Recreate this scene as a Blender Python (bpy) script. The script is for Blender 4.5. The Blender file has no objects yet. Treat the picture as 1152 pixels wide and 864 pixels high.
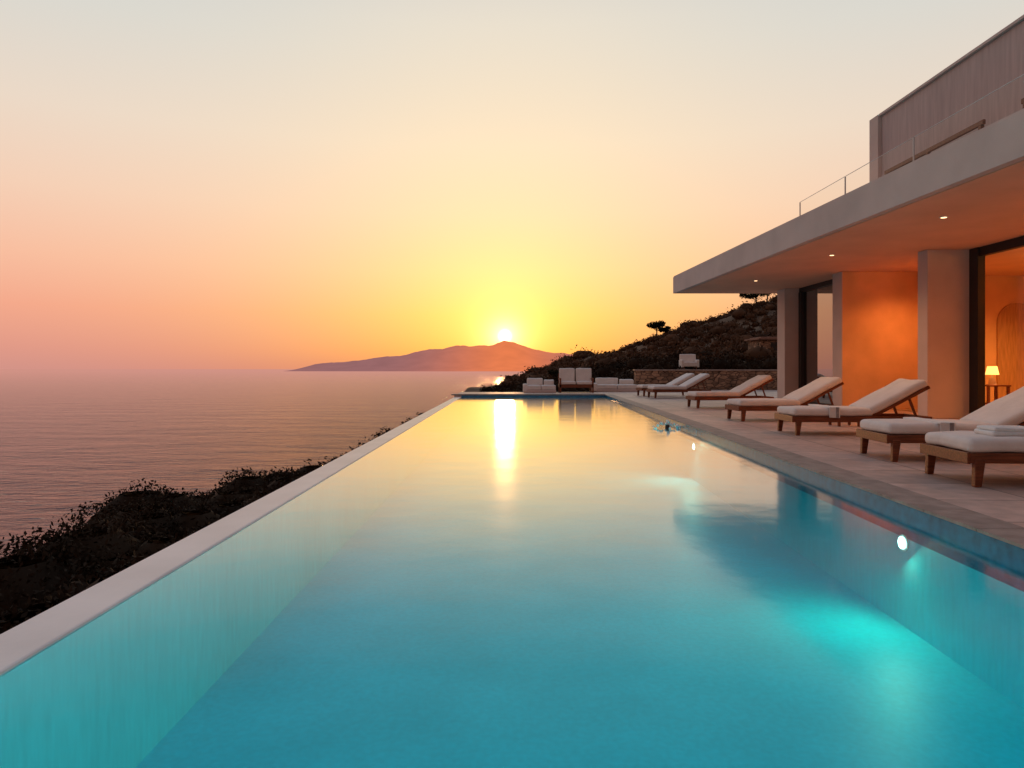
import bpy, bmesh, math, random
import numpy as np
from mathutils import Vector, Matrix, noise
random.seed(4); np.random.seed(4)
scene=bpy.context.scene
def lin(r,g,b):
    f=lambda c:(c/255/12.92 if c/255<=0.04045 else ((c/255+0.055)/1.055)**2.4)
    return (f(r),f(g),f(b),1)
# ---------------- materials ----------------
def mat(name,col,rough=0.7,var=0.12,scale=3.0,bump=0.0,bscale=20,spec=0.3,stretch=None,emis=None,estr=0):
    m=bpy.data.materials.new(name); m.use_nodes=True
    nt=m.node_tree; N=nt.nodes; L=nt.links; b=N['Principled BSDF']
    tc=N.new('ShaderNodeTexCoord'); mp=N.new('ShaderNodeMapping'); L.new(tc.outputs['Object'],mp.inputs[0])
    if stretch: mp.inputs['Scale'].default_value=stretch
    n=N.new('ShaderNodeTexNoise'); n.inputs['Scale'].default_value=scale; n.inputs['Detail'].default_value=6
    L.new(mp.outputs[0],n.inputs['Vector'])
    cr=N.new('ShaderNodeValToRGB'); L.new(n.outputs['Fac'],cr.inputs[0])
    c=col[:3]
    cr.color_ramp.elements[0].position=.3; cr.color_ramp.elements[1].position=.7
    cr.color_ramp.elements[0].color=tuple(x*(1-var) for x in c)+(1,)
    cr.color_ramp.elements[1].color=tuple(min(1,x*(1+var)) for x in c)+(1,)
    L.new(cr.outputs[0],b.inputs['Base Color'])
    b.inputs['Roughness'].default_value=rough; b.inputs['Specular IOR Level'].default_value=spec
    if bump>0:
        n2=N.new('ShaderNodeTexNoise'); n2.inputs['Scale'].default_value=bscale; n2.inputs['Detail'].default_value=5
        L.new(mp.outputs[0],n2.inputs['Vector'])
        bp=N.new('ShaderNodeBump'); bp.inputs['Strength'].default_value=bump; bp.inputs['Distance'].default_value=0.02
        L.new(n2.outputs['Fac'],bp.inputs['Height']); L.new(bp.outputs[0],b.inputs['Normal'])
    if emis:
        b.inputs['Emission Color'].default_value=emis; b.inputs['Emission Strength'].default_value=estr
    return m
M={}
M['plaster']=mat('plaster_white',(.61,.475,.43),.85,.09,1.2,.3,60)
M['soffit']=mat('plaster_soffit_light_tint',(.72,.44,.31),.85,.07,1.2,.15,60)  # plaster tinted orange to imitate warm light bounced onto the soffit
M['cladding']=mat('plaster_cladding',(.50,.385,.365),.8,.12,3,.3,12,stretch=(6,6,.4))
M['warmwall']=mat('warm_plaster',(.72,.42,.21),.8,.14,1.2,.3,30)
M['coping']=mat('infinity_coping',(.80,.70,.67),.35,.08,2,.1,30,spec=.5)
M['wood']=mat('teak_wood',(.17,.047,.018),.5,.45,4,.3,20,stretch=(1,12,12))
M['doorwood']=mat('door_oak',(.5,.27,.11),.5,.2,3,.2,20,stretch=(10,10,1))
M['fabric']=mat('cushion_fabric',(.73,.65,.60),.95,.06,5,.4,14)
M['towel']=mat('towel_fabric',(.78,.77,.75),1,.05,20,.6,120)
M['stripe']=mat('towel_striped_fabric',(.30,.28,.28),1,.2,20,.6,120)
M['dark']=mat('dark_metal_frame',(.025,.02,.02),.4,.1)
M['metal']=mat('brushed_metal',(.55,.52,.50),.35,.1)
M['stonecop']=mat('stone_coping',(.32,.24,.20),.6,.25,6,.4,40)
M['floorwood']=mat('interior_floor',(.35,.22,.12),.4,.2,3)
M['lampglow']=mat('lamp_shade_lit',(.9,.7,.4),.8,.02,emis=(1,.5,.12,1),estr=2.2)
M['downlight']=mat('downlight_lit',(.9,.8,.6),.8,.02,emis=(1,.6,.3,1),estr=3.0)
M['poolled']=mat('pool_light_lens',(.9,.95,.95),.5,.02,emis=(.85,1,.9,1),estr=9)
M['terrain']=mat('dry_hillside_soil',(.13,.074,.042),.95,.4,.35,.6,3)
M['rooftile']=mat('roof_tile',(.25,.14,.10),.9,.2,4)
M['bark']=mat('bark',(.07,.045,.03),.95,.3,6,.5,20)

def mulcolor(m,sock):
    nt=m.node_tree;N=nt.nodes;L=nt.links;b=N['Principled BSDF']
    mx=N.new('ShaderNodeMix'); mx.data_type='RGBA'; mx.blend_type='MULTIPLY'; mx.inputs[0].default_value=1
    src=b.inputs['Base Color'].links[0].from_socket
    L.new(src,mx.inputs[6]); L.new(sock,mx.inputs[7]); L.new(mx.outputs[2],b.inputs['Base Color'])
def stonemat():
    m=mat('dry_stone_wall',(.34,.21,.14),.9,.35,3); nt=m.node_tree;N=nt.nodes;L=nt.links;b=N['Principled BSDF']
    tc=N.new('ShaderNodeTexCoord'); mp=N.new('ShaderNodeMapping'); mp.inputs['Scale'].default_value=(3.2,3.2,6.5); L.new(tc.outputs['Object'],mp.inputs[0])
    v=N.new('ShaderNodeTexVoronoi'); v.feature='DISTANCE_TO_EDGE'; v.inputs['Scale'].default_value=1
    v2=N.new('ShaderNodeTexVoronoi'); v2.inputs['Scale'].default_value=1
    L.new(mp.outputs[0],v.inputs['Vector']); L.new(mp.outputs[0],v2.inputs['Vector'])
    r=N.new('ShaderNodeValToRGB'); r.color_ramp.elements[0].color=(.2,.2,.2,1); r.color_ramp.elements[1].position=.08
    L.new(v.outputs['Distance'],r.inputs[0]); mulcolor(m,r.outputs[0])
    bw=N.new('ShaderNodeMapRange'); bw.inputs[3].default_value=.55; bw.inputs[4].default_value=1.25
    sx=N.new('ShaderNodeSeparateXYZ'); L.new(v2.outputs['Color'],sx.inputs[0]); L.new(sx.outputs[0],bw.inputs[0]); mulcolor(m,bw.outputs[0])
    bp=N.new('ShaderNodeBump'); bp.inputs['Distance'].default_value=.04; L.new(r.outputs[0],bp.inputs['Height']); L.new(bp.outputs[0],b.inputs['Normal'])
    return m
M['stone']=stonemat()

def deckmat():
    m=mat('stone_paving',(.54,.385,.325),.5,.18,1.1,.2,60,spec=.4); nt=m.node_tree;N=nt.nodes;L=nt.links;b=N['Principled BSDF']
    tc=N.new('ShaderNodeTexCoord')
    mp=N.new('ShaderNodeMapping'); mp.inputs['Rotation'].default_value=(0,0,math.radians(2.1)); L.new(tc.outputs['Object'],mp.inputs[0])
    br=N.new('ShaderNodeTexBrick'); br.offset=0.0; br.inputs['Scale'].default_value=1
    br.inputs['Brick Width'].default_value=.8; br.inputs['Row Height'].default_value=.8; br.inputs['Mortar Size'].default_value=.008
    br.inputs['Color1'].default_value=(.82,.81,.80,1); br.inputs['Color2'].default_value=(1.08,1.05,1.04,1); br.inputs['Mortar'].default_value=(.30,.27,.26,1)
    L.new(mp.outputs[0],br.inputs['Vector']); mulcolor(m,br.outputs['Color'])
    n=N.new('ShaderNodeTexNoise'); n.inputs['Scale'].default_value=7; n.inputs['Detail'].default_value=8; L.new(tc.outputs['Object'],n.inputs['Vector'])
    r=N.new('ShaderNodeMapRange'); r.inputs[1].default_value=.35; r.inputs[2].default_value=.65; r.inputs[3].default_value=.84; r.inputs[4].default_value=1.08; L.new(n.outputs['Fac'],r.inputs[0]); mulcolor(m,r.outputs[0])
    return m
M['deck']=deckmat()

def poolmat(name,col,var=.08,lo=.93,hi=1.05):
    m=mat(name,col,.5,var,1.2); nt=m.node_tree;N=nt.nodes;L=nt.links
    tc=N.new('ShaderNodeTexCoord'); mp=N.new('ShaderNodeMapping'); mp.inputs['Scale'].default_value=(9,9,1.5); L.new(tc.outputs['Object'],mp.inputs[0])
    n=N.new('ShaderNodeTexNoise'); n.inputs['Scale'].default_value=3; n.inputs['Detail'].default_value=3; L.new(mp.outputs[0],n.inputs['Vector'])
    r=N.new('ShaderNodeMapRange'); r.inputs[1].default_value=.3; r.inputs[2].default_value=.7; r.inputs[3].default_value=lo; r.inputs[4].default_value=hi
    L.new(n.outputs['Fac'],r.inputs[0]); mulcolor(m,r.outputs[0])
    return m
M['pool']=poolmat('pool_plaster_turquoise',(.0,.62,.72))
M['poolwall']=poolmat('pool_wall_mosaic',(.06,.70,.70),.06,.93,1.05)
M['band']=mat('waterline_tile',(.01,.15,.25),.25,.3,14,spec=.5)

def watermat():
    m=bpy.data.materials.new('pool_water'); m.use_nodes=True; nt=m.node_tree;N=nt.nodes;L=nt.links; N.remove(N['Principled BSDF'])
    out=N['Material Output']; tr=N.new('ShaderNodeBsdfTransparent'); tr.inputs[0].default_value=(.5,.98,1,1)
    gl=N.new('ShaderNodeBsdfGlossy'); gl.inputs['Roughness'].default_value=.10; gl.inputs[0].default_value=(1,1,1,1)
    tc=N.new('ShaderNodeTexCoord'); n=N.new('ShaderNodeTexNoise'); n.inputs['Scale'].default_value=1.6; n.inputs['Detail'].default_value=5
    L.new(tc.outputs['Object'],n.inputs['Vector'])
    bp=N.new('ShaderNodeBump'); bp.inputs['Strength'].default_value=.3; bp.inputs['Distance'].default_value=.012; L.new(n.outputs['Fac'],bp.inputs['Height'])
    lw=N.new('ShaderNodeLayerWeight'); L.new(bp.outputs[0],lw.inputs['Normal']); L.new(bp.outputs[0],gl.inputs['Normal'])
    q=N.new('ShaderNodeValToRGB'); q.color_ramp.interpolation='LINEAR'
    st=[(0,.012),(.45,.015),(.60,.035),(.67,.085),(.73,.19),(.79,.38),(.85,.62),(.91,.85),(1,1)]
    while len(q.color_ramp.elements)<len(st): q.color_ramp.elements.new(.5)
    for e_,(p,v) in zip(q.color_ramp.elements,st): e_.position=p; e_.color=(v,v,v,1)
    L.new(lw.outputs['Facing'],q.inputs[0])
    mx=N.new('ShaderNodeMixShader'); L.new(q.outputs[0],mx.inputs[0]); L.new(tr.outputs[0],mx.inputs[1]); L.new(gl.outputs[0],mx.inputs[2]); L.new(mx.outputs[0],out.inputs[0])
    return m
M['water']=watermat()
def glassmat(name,refl,tint,pw=4):
    m=bpy.data.materials.new(name); m.use_nodes=True; nt=m.node_tree;N=nt.nodes;L=nt.links; N.remove(N['Principled BSDF'])
    out=N['Material Output']; tr=N.new('ShaderNodeBsdfTransparent'); tr.inputs[0].default_value=tint
    gl=N.new('ShaderNodeBsdfGlossy'); gl.inputs['Roughness'].default_value=.01
    lw=N.new('ShaderNodeLayerWeight'); p=N.new('ShaderNodeMath'); p.operation='POWER'; p.inputs[1].default_value=pw; L.new(lw.outputs['Facing'],p.inputs[0])
    q=N.new('ShaderNodeMath'); q.operation='MULTIPLY_ADD'; q.inputs[1].default_value=1-refl; q.inputs[2].default_value=refl; q.use_clamp=True; L.new(p.outputs[0],q.inputs[0])
    mx=N.new('ShaderNodeMixShader'); L.new(q.outputs[0],mx.inputs[0]); L.new(tr.outputs[0],mx.inputs[1]); L.new(gl.outputs[0],mx.inputs[2]); L.new(mx.outputs[0],out.inputs[0])
    return m
M['glass']=glassmat('clear_glass',.02,(.97,.98,.97,1),6)
M['glasscoat']=glassmat('coated_glass',.5,(.35,.33,.33,1))

def leafmat(name,c1,c2):
    m=bpy.data.materials.new(name); m.use_nodes=True; nt=m.node_tree;N=nt.nodes;L=nt.links;b=N['Principled BSDF']
    g=N.new('ShaderNodeNewGeometry'); r=N.new('ShaderNodeValToRGB'); r.color_ramp.elements[0].color=c1+(1,); r.color_ramp.elements[1].color=c2+(1,)
    n=N.new('ShaderNodeTexNoise'); n.inputs['Scale'].default_value=.5; tc=N.new('ShaderNodeTexCoord'); L.new(tc.outputs['Object'],n.inputs['Vector'])
    a=N.new('ShaderNodeMath'); a.operation='MULTIPLY_ADD'; a.inputs[1].default_value=.4; L.new(g.outputs['Random Per Island'],a.inputs[0])
    s=N.new('ShaderNodeMath'); s.operation='MULTIPLY_ADD'; s.inputs[1].default_value=1.6; s.inputs[2].default_value=-.5; L.new(n.outputs['Fac'],s.inputs[0]); L.new(s.outputs[0],a.inputs[2])
    L.new(a.outputs[0],r.inputs[0]); L.new(r.outputs[0],b.inputs['Base Color']); b.inputs['Roughness'].default_value=.85; b.inputs['Specular IOR Level'].default_value=.06
    return m
M['leafdark']=leafmat('shrub_leaves',(.014,.009,.006),(.050,.030,.018))
M['leafhill']=leafmat('hillside_scrub_leaves',(.026,.014,.009),(.145,.076,.042))
M['leafpine']=leafmat('pine_needles',(.012,.014,.008),(.04,.04,.02))

# ---------------- mesh helpers ----------------
def empty(name,loc=(0,0,0),rz=0):
    e=bpy.data.objects.new(name,None); e.location=loc; e.rotation_euler=(0,0,rz); e.empty_display_size=.2
    scene.collection.objects.link(e); return e
def mesh_obj(name,verts,faces,m,parent=None,loc=(0,0,0),rot=(0,0,0),smooth=False):
    me=bpy.data.meshes.new(name); me.from_pydata([tuple(v) for v in verts],[],faces); me.update()
    if smooth: me.polygons.foreach_set('use_smooth',[True]*len(me.polygons))
    me.materials.append(m); o=bpy.data.objects.new(name,me); o.location=loc; o.rotation_euler=rot
    scene.collection.objects.link(o)
    if parent: o.parent=parent
    return o
def bm_obj(name,bm,m,parent=None,loc=(0,0,0),rot=(0,0,0),smooth=False):
    me=bpy.data.meshes.new(name); bm.normal_update(); bm.to_mesh(me); bm.free()
    if smooth: me.polygons.foreach_set('use_smooth',[True]*len(me.polygons))
    me.materials.append(m); o=bpy.data.objects.new(name,me); o.location=loc; o.rotation_euler=rot
    scene.collection.objects.link(o)
    if parent: o.parent=parent
    return o
def box(name,a,b,m,parent=None,bev=0.0,loc=(0,0,0),rot=(0,0,0)):
    bm=bmesh.new(); bmesh.ops.create_cube(bm,size=1)
    for v in bm.verts:
        v.co=Vector([(a[i]+b[i])/2+v.co[i]*(b[i]-a[i]) for i in range(3)])
    if bev>0: bmesh.ops.bevel(bm,geom=bm.edges[:],offset=bev,segments=2,affect='EDGES',profile=.5)
    return bm_obj(name,bm,m,parent,loc,rot)
def prism(name,poly,z0,z1,m,parent=None,bev=0):
    n=len(poly); bm=bmesh.new()
    lo=[bm.verts.new((x,y,z0)) for x,y in poly]; hi=[bm.verts.new((x,y,z1)) for x,y in poly]
    bm.faces.new(lo[::-1]); bm.faces.new(hi)
    for i in range(n): bm.faces.new((lo[i],lo[(i+1)%n],hi[(i+1)%n],hi[i]))
    bmesh.ops.recalc_face_normals(bm,faces=bm.faces[:])
    if bev>0: bmesh.ops.bevel(bm,geom=bm.edges[:],offset=bev,segments=2,affect='EDGES',profile=.5)
    return bm_obj(name,bm,m,parent)
def cyl(name,r1,r2,h,m,parent=None,loc=(0,0,0),rot=(0,0,0),seg=24):
    bm=bmesh.new(); bmesh.ops.create_cone(bm,cap_ends=True,segments=seg,radius1=r1,radius2=r2,depth=h)
    return bm_obj(name,bm,m,parent,loc,rot)
def soft(name,size,m,parent=None,loc=(0,0,0),rot=(0,0,0),r=.04,crown=.015,seed=0):
    bm=bmesh.new(); bmesh.ops.create_cube(bm,size=2)
    bmesh.ops.subdivide_edges(bm,edges=bm.edges[:],cuts=11,use_grid_fill=True)
    h=[s/2 for s in size]
    for v in bm.verts:
        u=v.co.copy()
        def rm(t,hh):
            s=abs(t); inn=hh-r
            q= s/(.66)*inn if s<=.66 else inn+(s-.66)/.34*r
            return math.copysign(q,t)
        p=Vector([rm(u[i],h[i]) for i in range(3)])
        c=Vector([max(-(h[i]-r),min(h[i]-r,p[i])) for i in range(3)])
        d=p-c
        if d.length>1e-6: 
            k=max(abs(d.x),abs(d.y),abs(d.z)); p=c+d.normalized()*k
        if u.z>0: p.z+=crown*(1-u.x**2)*(1-u.y**2)*u.z
        nv=noise.noise(Vector((p.x*4+seed,p.y*4,p.z*4+seed)))*.008
        p+=Vector((nv,nv,nv*1.3)); v.co=p
    return bm_obj(name,bm,m,parent,loc,rot,smooth=True)

def leaf_mesh(name,clumps,leaf,m,parent=None,core=True,loc=(0,0,0),r0=.62,r1=.5,cr=.68):
    V=[];F=[];base=0
    for (cx,cy,cz,rx,ry,rz,n) in clumps:
        d=np.random.normal(size=(n,3)); d/=np.linalg.norm(d,axis=1)[:,None]
        ph=np.random.rand(3)*10
        lump=1+(.22*np.sin(d[:,0]*4+ph[0])*np.sin(d[:,1]*5+ph[1])+.15*np.sin(d[:,2]*7+ph[2]))*(r1/.5)
        rad=(r0+r1*np.random.rand(n)**1.3)*lump
        c=np.array([cx,cy,cz])+d*rad[:,None]*np.array([rx,ry,rz])
        a=np.random.normal(size=(n,3)); a/=np.linalg.norm(a,axis=1)[:,None]
        b=np.cross(a,np.random.normal(size=(n,3))); b/=np.linalg.norm(b,axis=1)[:,None]
        s=leaf*(.6+.8*np.random.rand(n))[:,None]
        a=a*s; b=b*s*.5
        q=np.stack([c-a,c-b*.9,c+a,c+b*.9],1).reshape(-1,3)
        V.append(q); idx=np.arange(n*4).reshape(-1,4)+base; F.append(idx); base+=n*4
        if core:
            ring=[]
            for i in range(4):
                th=math.pi*(i+.5)/4
                for j in range(8):
                    p=2*math.pi*j/8
                    ring.append((cx+cr*rx*math.sin(th)*math.cos(p),cy+cr*ry*math.sin(th)*math.sin(p),cz+cr*rz*math.cos(th)))
            V.append(np.array(ring)); fs=[]
            for i in range(3):
                for j in range(8):
                    fs.append((base+i*8+j,base+i*8+(j+1)%8,base+(i+1)*8+(j+1)%8,base+(i+1)*8+j))
            fs.append((base,base+2,base+4,base+6)); fs.append((base,base+1,base+2,base+2+1)) if False else None
            F.append(np.array([f for f in fs if f])); base+=32
    V=np.concatenate(V); F=np.concatenate(F)
    me=bpy.data.meshes.new(name); me.vertices.add(len(V)); me.vertices.foreach_set('co',V.astype(np.float32).ravel())
    me.loops.add(F.size); me.loops.foreach_set('vertex_index',F.astype(np.int32).ravel())
    me.polygons.add(len(F)); me.polygons.foreach_set('loop_start',np.arange(0,F.size,4,dtype=np.int32)); 
    me.update(calc_edges=True); me.validate(); me.materials.append(m)
    o=bpy.data.objects.new(name,me); o.location=loc; scene.collection.objects.link(o)
    if parent: o.parent=parent
    return o

# ---------------- layout constants (metres) ----------------
WZ=-0.08
SEA=-18.0
xr=lambda y:3.03+(y-4)*.037
XL_IN,XL_OUT=-1.87,-2.15
Y0,Y1=-4.0,27.1
FLOOR=-0.95

# ---------------- terrain ----------------
RX=[-6,2.3,8.9,15.4,21,28,36,40,60,160]
RZ=[-2,-.6,1.9,3.0,5.0,7.3,9.7,10.9,17,32]
def height(x,y):
    if y<17: xe=-8.0-.4*math.sin(y*.5)
    elif y<27: xe=-8+ (y-17)/10*4.6
    else: xe=-3.4+max(0,(y-60))*.05
    if x<-2.3 and y<36: top=-1.9-1.3*min(1,max(0,(-2.3-x)/6))
    else: top=-1.7
    ridge=float(np.interp(x,RX,RZ))
    near=-.55+ (1.3 if x>9 else max(0,(x-5)/4)*1.3)
    if y>34.5:
        t=min(1,(y-34.5)/65); t2=t**1.15
        z=near*(1-t2)+ridge*t2
        if y>105: z-= (y-105)*.10
        k=min(1,(y-34.5)/1.0)
        top=top*(1-k)+z*k if y<35.5 else z
    elif x>19.5: 
        top=-1.7+min(1,(x-19.5)/2)*2.5+max(0,x-21)*.15
    if x<xe:
        dd=xe-x
        top=top-dd*1.6-.06*dd*dd
    nz=noise.noise(Vector((x*.15,y*.15,0)))*.6+noise.noise(Vector((x*.5,y*.5,3)))*.22
    if (-2.5<x<20 and y<35): nz=0
    amp=1+ (min(1,max(0,(y-40)/50)) if y>36 else 0)
    return max(-26,top+nz*amp*(.8 if y>36 else .6))
xs=np.concatenate([np.arange(-50,-12,2.0),np.arange(-12,30,1.0),np.arange(30,160,3.0)])
ys=np.concatenate([np.arange(-60,0,3.0),np.arange(0,60,1.0),np.arange(60,240,2.5)])
V=[(x,y,height(x,y)) for y in ys for x in xs]; nx=len(xs)
F=[(j*nx+i,j*nx+i+1,(j+1)*nx+i+1,(j+1)*nx+i) for j in range(len(ys)-1) for i in range(nx-1)]
mesh_obj('ground',V,F,M['terrain'],smooth=True)

# ---------------- sea ----------------
def seamat():
    m=bpy.data.materials.new('sea_water_painted_haze'); m.use_nodes=True; nt=m.node_tree;N=nt.nodes;L=nt.links;b=N['Principled BSDF']; out=N['Material Output']
    b.inputs['Base Color'].default_value=(.065,.026,.040,1); b.inputs['Roughness'].default_value=.10; b.inputs['IOR'].default_value=1.36
    b.inputs['Specular Tint'].default_value=(1,.74,.80,1)
    g=N.new('ShaderNodeNewGeometry')
    mp=N.new('ShaderNodeMapping'); mp.inputs['Scale'].default_value=(.30,.8,1); mp.inputs['Rotation'].default_value=(0,0,.25); L.new(g.outputs['Position'],mp.inputs[0])
    n=N.new('ShaderNodeTexNoise'); n.inputs['Scale'].default_value=.75; n.inputs['Detail'].default_value=5; n.inputs['Roughness'].default_value=.6; n.inputs['Distortion'].default_value=.5; L.new(mp.outputs[0],n.inputs['Vector'])
    n2=N.new('ShaderNodeTexNoise'); n2.inputs['Scale'].default_value=.10; n2.inputs['Detail'].default_value=4; L.new(mp.outputs[0],n2.inputs['Vector'])
    ad=N.new('ShaderNodeMath'); ad.operation='MULTIPLY_ADD'; ad.inputs[1].default_value=3.0; L.new(n2.outputs['Fac'],ad.inputs[0]); L.new(n.outputs['Fac'],ad.inputs[2])
    bp=N.new('ShaderNodeBump'); bp.inputs['Strength'].default_value=1; bp.inputs['Distance'].default_value=1.5; L.new(ad.outputs[0],bp.inputs['Height']); L.new(bp.outputs[0],b.inputs['Normal'])
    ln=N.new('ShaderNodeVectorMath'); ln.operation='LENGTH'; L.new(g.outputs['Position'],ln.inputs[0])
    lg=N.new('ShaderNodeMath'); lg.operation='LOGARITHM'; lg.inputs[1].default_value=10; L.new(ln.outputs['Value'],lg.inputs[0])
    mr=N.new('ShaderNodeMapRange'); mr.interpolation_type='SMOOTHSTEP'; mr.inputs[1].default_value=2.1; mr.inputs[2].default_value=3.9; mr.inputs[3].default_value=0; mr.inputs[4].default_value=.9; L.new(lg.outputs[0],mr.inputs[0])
    em=N.new('ShaderNodeEmission'); em.inputs[0].default_value=lin(210,147,134)  # aerial haze painted over the water as emission, growing with distance
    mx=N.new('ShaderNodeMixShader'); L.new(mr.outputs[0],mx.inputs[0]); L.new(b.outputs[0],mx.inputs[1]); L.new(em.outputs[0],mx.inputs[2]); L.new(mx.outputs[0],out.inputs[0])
    return m
S=45000
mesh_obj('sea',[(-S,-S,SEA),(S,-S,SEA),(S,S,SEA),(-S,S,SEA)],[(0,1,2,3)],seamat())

# ---------------- distant island ----------------
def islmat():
    m=bpy.data.materials.new('island_painted_haze'); m.use_nodes=True; nt=m.node_tree;N=nt.nodes;L=nt.links;b=N['Principled BSDF']
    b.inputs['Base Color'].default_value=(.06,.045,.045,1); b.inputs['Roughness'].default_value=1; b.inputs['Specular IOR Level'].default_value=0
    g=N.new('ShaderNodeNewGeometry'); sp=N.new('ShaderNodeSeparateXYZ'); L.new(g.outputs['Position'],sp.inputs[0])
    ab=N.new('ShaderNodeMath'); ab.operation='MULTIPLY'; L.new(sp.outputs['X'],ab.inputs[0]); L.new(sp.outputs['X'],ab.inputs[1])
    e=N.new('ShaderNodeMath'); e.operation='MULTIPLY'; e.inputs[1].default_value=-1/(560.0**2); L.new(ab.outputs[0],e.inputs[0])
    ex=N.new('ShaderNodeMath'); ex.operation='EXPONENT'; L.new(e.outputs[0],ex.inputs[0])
    mx=N.new('ShaderNodeMix'); mx.data_type='RGBA'; L.new(ex.outputs[0],mx.inputs[0]); mx.inputs[6].default_value=lin(152,102,102); mx.inputs[7].default_value=lin(236,126,74)  # painted haze and sun glow: mauve base, orange around the sun's azimuth, as emission
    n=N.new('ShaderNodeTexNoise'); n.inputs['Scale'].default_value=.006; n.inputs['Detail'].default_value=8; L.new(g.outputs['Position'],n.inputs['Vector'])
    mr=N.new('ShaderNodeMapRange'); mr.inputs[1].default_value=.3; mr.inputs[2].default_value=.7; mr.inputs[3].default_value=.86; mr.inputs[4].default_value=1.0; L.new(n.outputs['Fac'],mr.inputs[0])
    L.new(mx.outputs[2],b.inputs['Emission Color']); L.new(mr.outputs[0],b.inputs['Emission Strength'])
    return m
px=[-1960,-1900,-1750,-1400,-1000,-700,-560,-345,-180,-33,90,230,400,550,720,1100,1600]
pz=[0,14,58,90,150,200,214,222,240,276,245,195,165,150,140,90,0]
xs2=np.arange(-1980,1620,20); ys2=np.arange(5300,7600,60); V=[];F=[]
for y in ys2:
    for x in xs2:
        p=float(np.interp(x,px,pz)); w=math.exp(-((y-6300)/520)**2)
        nz=noise.fractal(Vector((x*.0035,y*.0035,0)),1.0,2.0,5)
        z=SEA-8+(p+8)*w*(1+.10*nz*1.0)+ (10*nz)*w*min(1,p/60)
        V.append((x,y,z))
nx=len(xs2)
F=[(j*nx+i,j*nx+i+1,(j+1)*nx+i+1,(j+1)*nx+i) for j in range(len(ys2)-1) for i in range(nx-1)]
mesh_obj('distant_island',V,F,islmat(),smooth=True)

# ---------------- deck ----------------
deckpoly=[(xr(Y0),Y0),(xr(Y1),Y1),(XL_OUT,Y1),(XL_OUT,31.0),(5.2,31.0),(5.2,34.2),(20,34.2),(20,Y0)]
prism('stone_terrace',deckpoly,-1.9,0.0,M['deck'])

# ---------------- pool ----------------
pool=empty('infinity_pool')
e=.004
xa,xb=xr(Y0)-e,xr(Y1)-e; ya,yb=Y0+.0,Y1-e
mesh_obj('pool_floor',[(XL_IN,ya,FLOOR),(xa,ya,FLOOR),(xb,yb,FLOOR),(XL_IN,yb,FLOOR)],[(0,1,2,3)],M['pool'],pool)
def wall(name,p,q,z0,z1,m): mesh_obj(name,[(p[0],p[1],z0),(q[0],q[1],z0),(q[0],q[1],z1),(p[0],p[1],z1)],[(0,1,2,3)],m,pool)
wall('house_side_wall',(xa,ya),(xb,yb),FLOOR,-.26,M['pool']); wall('end_wall_far',(xb,yb),(XL_IN,yb),FLOOR,-.22,M['pool'])
wall('waterline_band_side',(xa,ya),(xb,yb),-.26,-.001,M['band']); wall('waterline_band_far',(xb,yb),(XL_IN,yb),-.22,-.001,M['band'])
wall('end_wall_near',(XL_IN,ya),(xa,ya),FLOOR,0,M['poolwall'])
box('infinity_edge',(XL_OUT,Y0,-3.2),(XL_IN-.004,Y1-.003,WZ+.012),M['coping'],pool,bev=.012)
wall('infinity_inner_wall',(XL_IN,ya),(XL_IN,yb),FLOOR,WZ-.004,M['poolwall'])
mesh_obj('pool_water',[(XL_IN-.003,ya,WZ),(xa,ya,WZ),(xb,yb,WZ),(XL_IN-.003,yb,WZ)],[(0,1,2,3)],M['water'],pool)
bm=bmesh.new(); y=Y0
while y<Y1+.3:
    y2=min(y+.6,Y1+.3)-.006
    p=[(xr(y)-.03,y),(xr(y2)-.03,y2),(xr(y2)+.30,y2),(xr(y)+.30,y)]
    lo=[bm.verts.new((a,b,.002)) for a,b in p]; hi=[bm.verts.new((a,b,.022)) for a,b in p]
    bm.faces.new(hi); 
    for i in range(4): bm.faces.new((lo[i],lo[(i+1)%4],hi[(i+1)%4],hi[i]))
    bm.faces.new(lo[::-1]); y+=.6
bmesh.ops.recalc_face_normals(bm,faces=bm.faces[:])
bm_obj('coping_stones',bm,M['stonecop'],pool)
box('far_coping',(XL_OUT-.12,Y1-.03,.003),(xr(Y1)-.04,Y1+.45,.05),M['stonecop'],pool,bev=.01)
def poollight(x,y,z,power,d,col=(.42,1,.80),end=False,r=.055):
    v=Vector(d); n=Vector((0,1,0)) if end else Vector((-1,0,0))
    rot=(math.pi/2,0,0) if end else (0,math.pi/2,0)
    p=Vector((x,y,z))
    cyl('pool_light_lens',r,r,.02,M['poolled'],pool,p,rot)
    cyl('pool_light_ring',r+.02,r+.02,.012,M['metal'],pool,p-n*.008,rot)
    l=bpy.data.lights.new('pool_lamp','AREA'); l.shape='DISK'; l.size=.16; l.energy=power; l.color=col
    o=bpy.data.objects.new('pool_lamp',l); o.location=p+n*.04
    o.rotation_euler=v.to_track_quat('-Z','Y').to_euler(); o.parent=pool; scene.collection.objects.link(o)
poollight(xr(5.3)-.02,5.3,-.30,9,(-1,-.25,-.35),col=(.55,1,.66),r=.045); poollight(xr(12.2)-.02,12.2,-.34,12,(-1,-.2,-.3))
for x in (-1.1,.4,1.9): poollight(x,Y0+.02,-.40,66,(0,1,-.08),col=(.2,.98,1),end=True)  # unseen lamps added on the near wall to brighten the near pool

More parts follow.
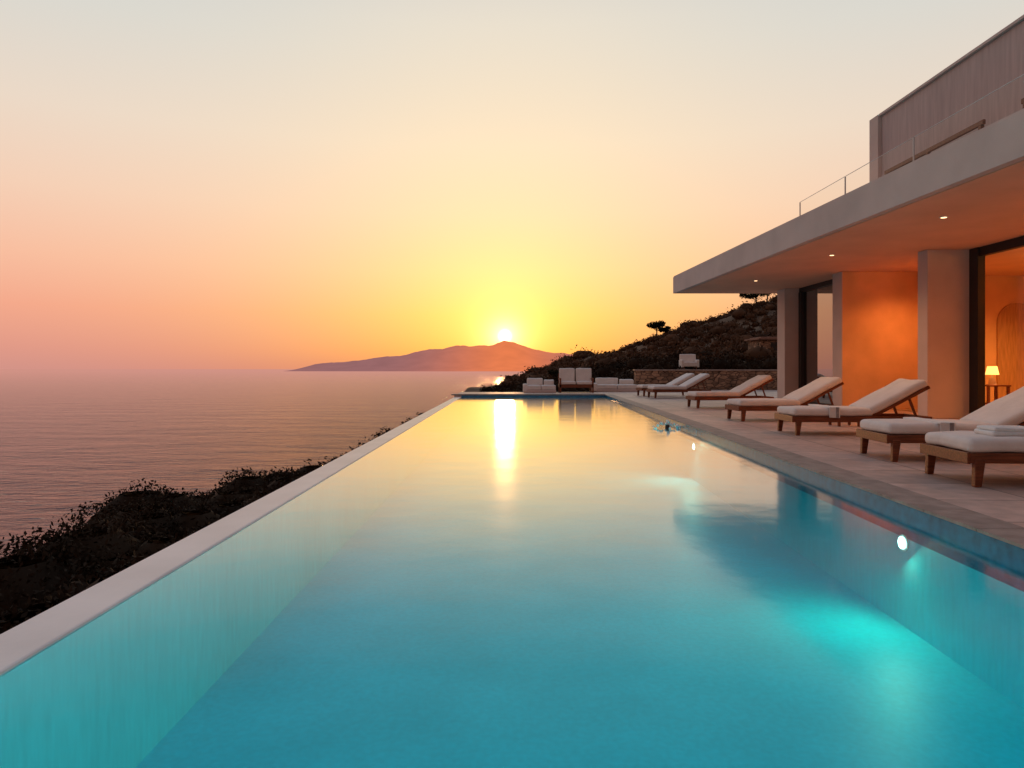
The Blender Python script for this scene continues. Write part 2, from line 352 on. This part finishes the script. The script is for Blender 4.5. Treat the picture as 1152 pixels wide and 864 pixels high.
jet=empty('water_jet_fountain',(3.05,13.1,WZ))
mw=mat('foam',(.8,.85,.85),.3,.05); 
bm=bmesh.new()
for i in range(34):
    a=random.random()*6.28; r=abs(random.gauss(0,.18)); h=max(.01,.13-r*.45)*random.uniform(.5,1.1)
    bmesh.ops.create_icosphere(bm,subdivisions=1,radius=random.uniform(.012,.035),matrix=Matrix.Translation((r*math.cos(a)*1.3,r*math.sin(a),h)))
bm_obj('splash',bm,mw,jet,smooth=True)
cyl('nozzle',.05,.035,.09,M['dark'],jet,(0,0,.02))

# ---------------- villa ----------------
villa=empty('modern_villa')
xf=lambda y:6.17-(y-8.17)*.0402
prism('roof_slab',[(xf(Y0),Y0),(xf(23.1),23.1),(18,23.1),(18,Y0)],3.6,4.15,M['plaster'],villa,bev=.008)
prism('soffit_panel',[(xf(Y0)+.12,Y0+.1),(xf(23.1)+.12,22.98),(17.9,22.98),(17.9,Y0+.1)],3.588,3.5985,M['soffit'],villa)  # plate under the slab carrying the painted warm-light tint
prism('roof_drip_trim',[(xf(Y0)+.02,Y0+.02),(xf(23.1)+.02,23.08),(18,23.08),(18,Y0+.02)],4.152,4.18,M['plaster'],villa)
box('upper_storey',(8.2,Y0,4.182),(18,15.0,6.6),M['cladding'],villa)
box('upper_corner_pier',(8.12,15.002,4.182),(18.05,15.36,6.64),M['plaster'],villa,bev=.006)
box('upper_parapet_cap',(8.14,Y0,6.602),(18.05,15.0,6.65),M['plaster'],villa)
TOP=3.586
box('outer_column',(8.7,21.5,0.001),(9.3,22.1,TOP),M['plaster'],villa,bev=.01)
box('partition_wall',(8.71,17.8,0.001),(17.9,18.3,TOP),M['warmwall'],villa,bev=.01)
box('partition_wall_end_cap',(8.69,17.795,0.002),(8.708,18.305,TOP),M['plaster'],villa)
box('front_column',(8.9,14.5,0.001),(9.80,14.85,TOP),M['plaster'],villa,bev=.01)
prism('recess_wall',[(9.82,14.86),(9.9,14.86),(11.3,17.79),(11.2,17.79)],.002,TOP,M['warmwall'],villa)
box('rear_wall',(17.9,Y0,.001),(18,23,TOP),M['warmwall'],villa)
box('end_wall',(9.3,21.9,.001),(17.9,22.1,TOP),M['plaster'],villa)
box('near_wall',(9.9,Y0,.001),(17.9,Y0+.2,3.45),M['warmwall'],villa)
box('room_floor',(9.9,Y0+.2,.003),(17.88,17.79,.012),M['floorwood'],villa)
prism('room_ceiling',[(9.95,Y0+.2),(17.88,Y0+.2),(17.88,17.78),(11.32,17.78),(9.95,14.87)],3.46,3.58,M['soffit'],villa)
mesh_obj('bedroom_glass',[(9.22,18.31,.05),(9.22,21.49,.05),(9.22,21.49,3.45),(9.22,18.31,3.45)],[(0,1,2,3)],M['glasscoat'],villa)
for n,a,b in (('frame_top',(9.15,18.31,3.45),(9.29,21.49,TOP)),('frame_bottom',(9.15,18.31,.003),(9.29,21.49,.05)),('frame_post_a',(9.13,21.3,.05),(9.285,21.495,3.45)),('frame_post_c',(9.15,18.305,.05),(9.285,18.4,3.45))):
    box('bedroom_'+n,a,b,M['dark'],villa)
for i,(a,b) in enumerate(((10.7,14.2),(7.2,10.6),(3.7,7.1),(.2,3.6),(-3.8,.1))):
    mesh_obj('living_glass_%d'%i,[(9.86,a,.06),(9.86,b,.06),(9.86,b,3.4),(9.86,a,3.4)],[(0,1,2,3)],M['glass'],villa)
    box('living_mullion_%d'%i,(9.82,a-.09,.05),(9.9,a-.01,3.4),M['dark'],villa)
box('living_post',(9.78,14.22,.003),(9.93,14.49,TOP),M['dark'],villa)
box('living_head',(9.81,Y0,3.4),(9.93,14.215,TOP),M['dark'],villa)
box('living_sill',(9.81,Y0,.003),(9.93,14.215,.05),M['dark'],villa)
pts=[(12.72,.02),(13.75,.02)]+[(13.235+.515*math.cos(t_),2.25+.515*math.sin(t_)) for t_ in np.linspace(0,math.pi,18)]
V=[(x,17.74,z) for x,z in pts]+[(x,17.795,z) for x,z in pts]; n=len(pts)
mesh_obj('interior_door_leaf',V,[tuple(range(n))]+[(i,(i+1)%n,(i+1)%n+n,i+n) for i in range(n)],M['doorwood'],villa)
def downlight(x,y,z,power=0,size=.045,col=(1,.5,.2)):
    cyl('downlight_trim',size+.025,size+.025,.010,M['metal'],villa,(x,y,z-.018))
    cyl('downlight_lens',size,size,.010,M['downlight'],villa,(x,y,z-.022))
    if power:
        l=bpy.data.lights.new('downlight_lamp','SPOT'); l.energy=power; l.color=col; l.spot_size=math.radians(140); l.spot_blend=.8; l.shadow_soft_size=.07
        o=bpy.data.objects.new('downlight_lamp',l); o.location=(x,y,z-.06); o.parent=villa; scene.collection.objects.link(o)
downlight(7.27,11.4,3.6,95); downlight(7.2,15.2,3.6,80); downlight(7.3,7.2,3.6,95); downlight(7.1,19.6,3.6)
downlight(10.0,16.4,3.6,200,col=(1,.34,.08))
for x,y,pw in ((12.0,15.6,480),(12.6,13.2,0),(11.5,10.5,280),(14.5,15.5,0),(12.5,7,280),(14.5,11,0),(11.5,3,0)): downlight(x,y,3.46,pw,col=(1,.43,.11))
l=bpy.data.lights.new('room_lamp','AREA'); l.shape='RECTANGLE'; l.size=3; l.size_y=6; l.energy=300; l.color=(1,.44,.12)
o=bpy.data.objects.new('room_lamp',l); o.location=(13,11,3.0); o.rotation_euler=(math.pi,0,0); o.parent=villa; scene.collection.objects.link(o)
ys_p=[-3.5,-.2,3.1,6.4,8.8,11.8,14.2,16.4]
for i,yy in enumerate(ys_p): box('railing_post_%d'%i,(6.995,yy-.012,4.182),(7.015,yy+.012,5.05),M['metal'],villa)
for i in range(len(ys_p)-1):
    mesh_obj('railing_glass_%d'%i,[(7.005,ys_p[i]+.03,4.25),(7.005,ys_p[i+1]-.03,4.25),(7.005,ys_p[i+1]-.03,5.05),(7.005,ys_p[i]+.03,5.05)],[(0,1,2,3)],M['glass'],villa)
    box('railing_edge_%d'%i,(7.0,ys_p[i]+.02,5.05),(7.01,ys_p[i+1]-.02,5.058),M['towel'],villa)
def bench(y0,y1):
    b=empty('wooden_bench',(7.6,y0,4.182)); Lh=y1-y0
    box('seat',(-.0,0,.40),(.5,Lh,.46),M['wood'],b,bev=.01); box('back_rail',(-.06,0,.76),(-.01,Lh,.84),M['wood'],b,bev=.01)
    box('back_rail_low',(-.055,0,.58),(-.015,Lh,.66),M['wood'],b,bev=.01)
    for i,yy in enumerate((.05,Lh/2,Lh-.1)):
        box('leg_%d'%i,(-.06,yy,0),(-.0,yy+.06,.76),M['wood'],b); box('front_leg_%d'%i,(.44,yy,0),(.5,yy+.06,.4),M['wood'],b)
bench(10.85,13.7); bench(7.4,10.05)

t=empty('side_table',(11.55,16.3,.012))
box('top',(-.28,-.25,.62),(.28,.25,.66),M['wood'],t,bev=.008); box('shelf',(-.25,-.22,.2),(.25,.22,.23),M['wood'],t)
for i,(a,b) in enumerate(((-.26,-.23),(.21,-.23),(-.26,.18),(.21,.18))): box('leg_%d'%i,(a,b,0),(a+.05,b+.05,.62),M['wood'],t)
tl=empty('table_lamp',(11.55,16.3,.672))
cyl('base',.09,.05,.16,M['plaster'],tl,(0,0,.08)); cyl('stem',.012,.012,.12,M['metal'],tl,(0,0,.2)); cyl('shade',.14,.10,.20,M['lampglow'],tl,(0,0,.34))
sf=empty('interior_sofa',(14.2,14.6,.012))
soft('seat',(1.9,.85,.4),M['fabric'],sf,(0,0,.25)); soft('back',(1.9,.22,.5),M['fabric'],sf,(0,.4,.55)); soft('arm_1',(.2,.85,.6),M['fabric'],sf,(-1,0,.32)); soft('arm_2',(.2,.85,.6),M['fabric'],sf,(1,0,.32))

# ---------------- sun loungers ----------------
def lounger(x,y,rz=0,towel=0,k=1.0):
    L=empty('sun_lounger',(x,y,0.002),rz); W=.80; L.scale=(k,k,k)
    box('side_rail_1',(0,0,.21),(2.1,.045,.30),M['wood'],L,bev=.006); box('side_rail_2',(0,W-.045,.21),(2.1,W,.30),M['wood'],L,bev=.006)
    box('foot_rail',(-.03,.0,.205),(.0,W,.305),M['wood'],L,bev=.006); box('head_rail',(2.1,0,.21),(2.13,W,.30),M['wood'],L,bev=.006)
    for i,(lx,ly) in enumerate(((.03,-.02),(.03,W-.05),(1.82,-.02),(1.82,W-.05))):
        bm=bmesh.new(); bmesh.ops.create_cube(bm,size=1)
        for v in bm.verts:
            top=v.co.z>0; w=.09 if top else .06
            v.co=Vector((lx+.045+v.co.x*w+(0 if top else (-.02 if i<2 else .03)),ly+.035+v.co.y*.06,.245 if top else 0))
        bmesh.ops.bevel(bm,geom=bm.edges[:],offset=.006,segments=1,affect='EDGES')
        bm_obj('leg_%d'%(i+1),bm,M['wood'],L)
    bm=bmesh.new()
    for i in range(11):
        xx=.03+i*.108; bmesh.ops.create_cube(bm,size=1,matrix=Matrix.Translation((xx+.04,W/2,.285))@Matrix.Diagonal((.075,W-.095,.02,1)))
    bm_obj('seat_slats',bm,M['wood'],L)
    soft('seat_cushion',(1.24,W-.02,.12),M['fabric'],L,(.62,W/2,.362),r=.045,seed=x*3)
    a=math.radians(28); 
    bk=empty('backrest',(1.22,0,.29)); bk.parent=L; bk.rotation_euler=(0,-a,0)
    box('back_rail_1',(0,.05,-.03),(.98,.09,.02),M['wood'],bk,bev=.005); box('back_rail_2',(0,W-.09,-.03),(.98,W-.05,.02),M['wood'],bk,bev=.005); box('back_rail_top',(.98,.05,-.03),(1.02,W-.05,.02),M['wood'],bk,bev=.005)
    for i in range(8): box('back_slat_%d'%i,(.06+i*.115,.09,-.01),(.13+i*.115,W-.09,.012),M['wood'],bk)
    soft('back_cushion',(1.0,W-.02,.12),M['fabric'],bk,(.51,W/2,.085),r=.045,seed=x*5+1)
    for i,yy in enumerate((.1,W-.13)):
        o=box('prop_%d'%i,(-.015,0,0),(.015,.03,.42),M['wood'],L,loc=(1.95,yy,.27),rot=(0,-math.radians(20),0))
    if towel==1:
        soft('folded_towel',(.42,.3,.05),M['towel'],L,(.5,W/2-.08,.455),r=.02,crown=0,seed=3); soft('folded_towel_top',(.40,.28,.035),M['towel'],L,(.51,W/2-.08,.495),r=.015,crown=.004,seed=5)
    if towel==2:
        soft('towel_drape',(.17,W+.02,.02),M['towel'],L,(.62,W/2,.437),r=.008,crown=0,seed=6)
        soft('towel_drape_side',(.17,.016,.17),M['towel'],L,(.62,-.015,.365),r=.007,crown=0,seed=7)
        soft('towel_stripe',(.05,.018,.172),M['stripe'],L,(.66,-.018,.362),r=.007,crown=0,seed=7)
    return L
lounger(4.10,6.05,math.radians(-4),1)
lounger(4.30,7.70,math.radians(-4),2)
lounger(4.50,10.75,math.radians(-2),2)
lounger(4.62,13.6,math.radians(2),0)
lounger(5.0,18.2,math.radians(3),0)
lounger(5.2,24.4,math.radians(6),0)
lounger(5.15,26.2,math.radians(6),0)
def lowtable(x,y):
    t=empty('low_side_table',(x,y,.002))
    for i in range(5): box('slat_%d'%i,(-.22,-.2+i*.082,.27),(.22,-.2+i*.082+.07,.295),M['wood'],t,bev=.004)
    for i,(a,b) in enumerate(((-.2,-.19),(.16,-.19),(-.2,.16),(.16,.16))): box('leg_%d'%i,(a,b,0),(a+.04,b+.04,.268),M['wood'],t)
    box('apron',(-.19,-.17,.22),(.19,-.15,.27),M['wood'],t)
lowtable(6.3,9.6); lowtable(5.75,9.0); lowtable(6.2,12.6)

# ---------------- far lounge furniture ----------------
def white_sofa(x,y,w,name='outdoor_sofa'):
    s=empty(name,(x,y,.002))
    box('plinth',(-w/2,0,0),(w/2,.85,.12),M['plaster'],s,bev=.02)
    soft('seat_cushion_1',(w/2-.02,.8,.2),M['fabric'],s,(-w/4,.42,.22),seed=x); soft('seat_cushion_2',(w/2-.02,.8,.2),M['fabric'],s,(w/4,.42,.22),seed=x+2)
    soft('back_cushion',(w*.55,.2,.32),M['fabric'],s,(-w*.2,.8,.46),seed=x+4)
    soft('back_pillow',(w*.35,.2,.26),M['fabric'],s,(w*.28,.76,.42),rot=(.2,0,.1),seed=x+4)
    soft('arm',(.2,.8,.36),M['fabric'],s,(-w/2-.05,.42,.2),seed=x+5)
    return s
white_sofa(1.45,30.0,1.3); white_sofa(5.0,31.3,1.9)
def loveseat(x,y):
    s=empty('wooden_loveseat',(x,y,.002)); w=1.5
    box('seat_frame',(-w/2,0,.22),(w/2,.8,.36),M['wood'],s,bev=.01)
    for i,a in enumerate((-w/2,w/2-.07)):
        box('front_leg_%d'%i,(a,0,0),(a+.07,.07,.6),M['wood'],s); box('rear_leg_%d'%i,(a,.75,0),(a+.07,.82,.85),M['wood'],s); box('arm_%d'%i,(a,0,.6),(a+.07,.8,.64),M['wood'],s)
    for i,a in enumerate((-w/4,w/4)):
        soft('seat_cushion_%d'%i,(w/2-.07,.7,.14),M['fabric'],s,(a,.38,.43),seed=i); soft('back_cushion_%d'%i,(w/2-.06,.2,.62),M['fabric'],s,(a,.68,.76),seed=i+9)
    box('back_frame',(-w/2,.79,.4),(w/2,.83,.5),M['wood'],s)
loveseat(3.0,30.0)
ac=empty('garden_armchair',(11.9,45,height(11.9,45)-.05))
soft('seat',(.9,.8,.3),M['fabric'],ac,(0,0,.5)); soft('back',(1.05,.22,.75),M['fabric'],ac,(0,.35,.8)); soft('arm_1',(.16,.8,.5),M['fabric'],ac,(-.5,0,.55)); soft('arm_2',(.16,.8,.5),M['fabric'],ac,(.5,0,.55))
for i,(a,b) in enumerate(((-.4,-.3),(.4,-.3),(-.4,.3),(.4,.3))): cyl('leg_%d'%i,.03,.03,.5,M['wood'],ac,(a,b,.15))

# ---------------- stone walls and hut ----------------
w=empty('stone_retaining_wall')
box('wall_run',(6.4,34.3,-.4),(20,34.8,.95),M['stone'],w); box('wall_cap',(6.35,34.25,.953),(20,34.85,1.02),M['stonecop'],w,bev=.01)
hz=height(23,60)+.1
h=empty('stone_hut',(22.6,58,hz))
box('walls',(-1.2,0,-.8),(1.4,3,1.3),M['stone'],h); box('door',(-.3,-.03,-.1),(.4,-.002,1.1),M['dark'],h)
box('roof',(-1.45,-.3,1.303),(1.65,3.3,1.45),M['rooftile'],h,bev=.02); box('roof_ridge',(-1.1,.1,1.453),(1.3,2.9,1.56),M['rooftile'],h,bev=.03)
for i,(x0,x1,yy) in enumerate(((19,40,52),(24,46,66))):
    V=[];F=[]
    n=24
    for k in range(n+1):
        x=x0+(x1-x0)*k/n; z=height(x,yy)
        V+= [(x,yy,z-.4),(x,yy,z+.55),(x,yy+.4,z+.55),(x,yy+.4,z-.4)]
    for k in range(n):
        a=k*4; b=a+4
        F+=[(a,b,b+1,a+1),(a+1,b+1,b+2,a+2)]
    mesh_obj('hillside_terrace_wall',V,F,M['stone'])

# ---------------- vegetation ----------------
cl=[]
for i in range(260):
    y=random.uniform(4.5,20.5); 
    xe=-8.0 if y<17 else -8+(y-17)/10*4.6
    x=xe+random.uniform(-1.7,3.8); 
    r=random.uniform(.45,.9)
    z=height(x,y)
    if x<xe: z+=min(.8,(xe-x)*.6)
    cl.append((x,y,z+r*.45,r*1.15,r*1.15,r*.85,680))
for i in range(16):
    y=random.uniform(8.5,18.5); xe=-8.0 if y<17 else -8+(y-17)/10*4.6
    x=xe+random.uniform(-.8,1.2); r=random.uniform(.8,1.2); cl.append((x,y,height(x,y)+r*.5,r*1.2,r*1.2,r*.95,2600))
for i in range(50):
    y=random.uniform(17,30); x=-2.9-random.random()*1.2
    r=random.uniform(.3,.5); cl.append((x,y,height(x,y)+r*.4,r,r,r,300))
leaf_mesh('cliff_shrubs',cl,.045,M['leafdark'],r0=.76,r1=.22,cr=.78)
cl=[]
for (x,y,z) in ((-2.55,8.5,-.76),(-2.6,9.2,-.70),(-2.6,10.6,-.66),(-2.65,12.4,-.62),(-2.7,14.5,-.58),(-2.7,15.3,-.62),(-2.7,18.5,-.6),(-2.7,21,-.62)):
    cl.append((x,y,z,.22,.5,.36,300))
leaf_mesh('edge_shrubs',cl,.035,M['leafdark'],r0=.7,r1=.35)
cl=[]
for i in range(150):
    x=random.uniform(-1.5,17); y=random.uniform(36,56); z=height(x,y)
    r=random.uniform(.4,.85); 
    if x<1: r*=.6
    if abs(x-11.9)<1.3 and y<46: continue
    cl.append((x,y,z+r*.35,r*1.2,r*1.2,r*.8,300))
leaf_mesh('garden_shrubs',cl,.09,M['leafdark'])
cl=[]
for i in range(1500):
    y=random.uniform(50,118); x=random.uniform(0,.62*y+8); z=height(x,y)
    if abs(x-22.7)<2.3 and 52<y<62: continue
    r=random.uniform(.35,1.0)*(1 if random.random()<.85 else 1.5)
    cl.append((x,y,z+r*.3,r*1.2,r*1.2,r*.75,90))
leaf_mesh('hillside_scrub',cl,.17,M['leafhill'])
def pine(x,y,hh,w):
    t=empty('pine_tree',(x,y,height(x,y)-.1))
    bm=bmesh.new()
    def limb(p,q,r1,r2):
        d=Vector(q)-Vector(p); mt=Matrix.Translation((Vector(p)+Vector(q))/2)@d.to_track_quat('Z','Y').to_matrix().to_4x4()
        bmesh.ops.create_cone(bm,cap_ends=True,segments=8,radius1=r1,radius2=r2,depth=d.length,matrix=mt)
    limb((0,0,0),(.1,0,hh*.45),.13,.09); limb((.1,0,hh*.45),(.05,0,hh*.8),.09,.05)
    for k in range(6):
        a=k*1.05; limb((.08,0,hh*.5+k*.04),(math.cos(a)*w*.35,math.sin(a)*w*.35,hh*.8),.05,.02)
    bm_obj('trunk',bm,M['bark'],t)
    cl=[]
    for k in range(16):
        a=random.random()*6.28; r=w*.42*math.sqrt(random.random()); cl.append((r*math.cos(a),r*math.sin(a),hh*.85+random.uniform(-.15,.2)*hh*(1-r/w),w*.16,w*.16,hh*.1,120))
    leaf_mesh('crown',cl,.12,M['leafpine'],t,core=False)
pine(21.2,98,2.7,2.6); pine(22.9,100,2.0,1.7); pine(36.2,100,2.8,4.2); pine(38.6,102,2.4,3.0); pine(4.2,56,1.6,1.6)
def agave(x,y,s):
    z=0.0 if y<34.2 and x>5.2 else height(x,y)
    V=[];F=[]
    for k in range(26):
        a=k*2.4; el=.35+.9*(k/26); ln=s*random.uniform(.8,1.1); b=len(V)
        for j in range(5):
            t=j/4; wd=.07*s*(1-t)**.7*(1 if j else .6); rr=ln*t*math.cos(el); zz=ln*t*math.sin(el)-.15*ln*t*t
            c=Vector((math.cos(a)*rr,math.sin(a)*rr,zz)); sd=Vector((-math.sin(a),math.cos(a),0))*wd
            V+=[c-sd,c+sd]
        for j in range(4): F.append((b+2*j,b+2*j+1,b+2*j+3,b+2*j+2))
    mesh_obj('agave_plant',V,F,M['leafdark'],loc=(x,y,z))
agave(1.2,35.5,1.3); agave(4.6,36,1.5); agave(6.3,35.6,1.2); agave(2.3,36,1.2)

# ---------------- world ----------------
w=bpy.data.worlds.new('World'); scene.world=w; w.use_nodes=True; nt=w.node_tree; N=nt.nodes; L=nt.links
bg=N['Background']
tc=N.new('ShaderNodeTexCoord'); nm=N.new('ShaderNodeVectorMath'); nm.operation='NORMALIZE'; L.new(tc.outputs['Generated'],nm.inputs[0])
sp=N.new('ShaderNodeSeparateXYZ'); L.new(nm.outputs[0],sp.inputs[0])
def ramp(stops):
    r=N.new('ShaderNodeValToRGB'); cr=r.color_ramp
    while len(cr.elements)<len(stops): cr.elements.new(.5)
    for e_,(p,c) in zip(cr.elements,stops): e_.position=p; e_.color=lin(*c)
    L.new(sp.outputs['Z'],r.inputs[0]); return r
rb=ramp([(0,(208,147,138)),(.026,(220,151,138)),(.078,(239,163,140)),(.14,(244,185,158)),(.22,(241,204,180)),(.31,(232,214,197)),(.42,(214,213,206)),(.7,(165,185,205)),(1,(140,170,205))])
rs=ramp([(0,(238,138,84)),(.026,(251,162,86)),(.078,(254,190,108)),(.14,(254,206,146)),(.22,(251,215,175)),(.31,(246,222,192)),(.45,(230,220,204)),(.7,(165,185,205)),(1,(140,170,205))])
def math_(op,a,b=None,c=None,clamp=False):
    n=N.new('ShaderNodeMath'); n.operation=op; n.use_clamp=clamp
    for i,v in enumerate((a,b,c)):
        if v is None: continue
        if isinstance(v,(int,float)): n.inputs[i].default_value=v
        else: L.new(v,n.inputs[i])
    return n.outputs[0]
az=math_('ARCTAN2',sp.outputs['X'],sp.outputs['Y'])
t=math_('EXPONENT',math_('MULTIPLY',math_('MULTIPLY',az,az),-1/(.38**2)))
mx=N.new('ShaderNodeMix'); mx.data_type='RGBA'; L.new(t,mx.inputs[0]); L.new(rb.outputs[0],mx.inputs[6]); L.new(rs.outputs[0],mx.inputs[7])
mr=N.new('ShaderNodeMapRange'); mr.interpolation_type='SMOOTHSTEP'; mr.inputs[1].default_value=-.6; mr.inputs[2].default_value=.6; L.new(sp.outputs['Y'],mr.inputs[0])
m2=N.new('ShaderNodeMix'); m2.data_type='RGBA'; L.new(mr.outputs[0],m2.inputs[0]); m2.inputs[6].default_value=(.48,.36,.33,1); m2.inputs[7].default_value=(1,1,1,1)
sc=N.new('ShaderNodeVectorMath'); sc.operation='MULTIPLY'; L.new(mx.outputs[2],sc.inputs[0]); L.new(m2.outputs[2],sc.inputs[1])
SE=math.radians(2.75); SD=Vector((-.0052,math.cos(SE),math.sin(SE))).normalized()
dt=N.new('ShaderNodeVectorMath'); dt.operation='DOT_PRODUCT'; L.new(nm.outputs[0],dt.inputs[0]); dt.inputs[1].default_value=SD
ang=math_('ARCCOSINE',math_('MINIMUM',dt.outputs['Value'],1.0))
def addc(prev,fac,col):
    s=N.new('ShaderNodeVectorMath'); s.operation='SCALE'; s.inputs[0].default_value=col; L.new(fac,s.inputs['Scale'])
    a=N.new('ShaderNodeVectorMath'); a.operation='ADD'; L.new(prev,a.inputs[0]); L.new(s.outputs[0],a.inputs[1]); return a.outputs[0]
c=sc.outputs[0]
c=addc(c,math_('EXPONENT',math_('MULTIPLY',ang,-1/.13)),(.25,.24,.0))
c=addc(c,math_('EXPONENT',math_('MULTIPLY',ang,-1/.050)),(.6,.40,.08))
c=addc(c,math_('EXPONENT',math_('MULTIPLY',ang,-1/.016)),(2.0,1.6,1.0))
disc=N.new('ShaderNodeMapRange'); disc.interpolation_type='SMOOTHSTEP'; disc.inputs[1].default_value=.002; disc.inputs[2].default_value=.0125; disc.inputs[3].default_value=1; disc.inputs[4].default_value=0; L.new(ang,disc.inputs[0])
c=addc(c,disc.outputs[0],(2.5,2.1,1.4))
sky=N.new('ShaderNodeTexSky'); sky.sky_type='NISHITA'; sky.sun_disc=False; sky.sun_elevation=SE; sky.sun_rotation=math.radians(-.3); sky.dust_density=3
s=N.new('ShaderNodeVectorMath'); s.operation='SCALE'; s.inputs['Scale'].default_value=.01; L.new(sky.outputs[0],s.inputs[0])
a=N.new('ShaderNodeVectorMath'); a.operation='ADD'; L.new(c,a.inputs[0]); L.new(s.outputs[0],a.inputs[1])
L.new(a.outputs[0],bg.inputs[0]); bg.inputs[1].default_value=1.0

sl=bpy.data.lights.new('sun','SUN'); sl.energy=.5; sl.angle=math.radians(1.5); sl.color=(1,.5,.2)
so=bpy.data.objects.new('sun',sl); so.rotation_euler=SD.to_track_quat('Z','Y').to_euler(); so.location=(0,60,30); scene.collection.objects.link(so)

# ---------------- camera ----------------
cd=bpy.data.cameras.new('camera'); cd.sensor_width=36; cd.lens=24; cd.shift_y=-17/1152; cd.shift_x=4/1152; cd.clip_start=.05; cd.clip_end=80000
co=bpy.data.objects.new('camera',cd); co.location=(0,0,1.05); co.rotation_euler=(math.pi/2,0,0); scene.collection.objects.link(co); scene.camera=co
scene.view_settings.view_transform='Standard'; scene.view_settings.look='None'; scene.view_settings.exposure=0
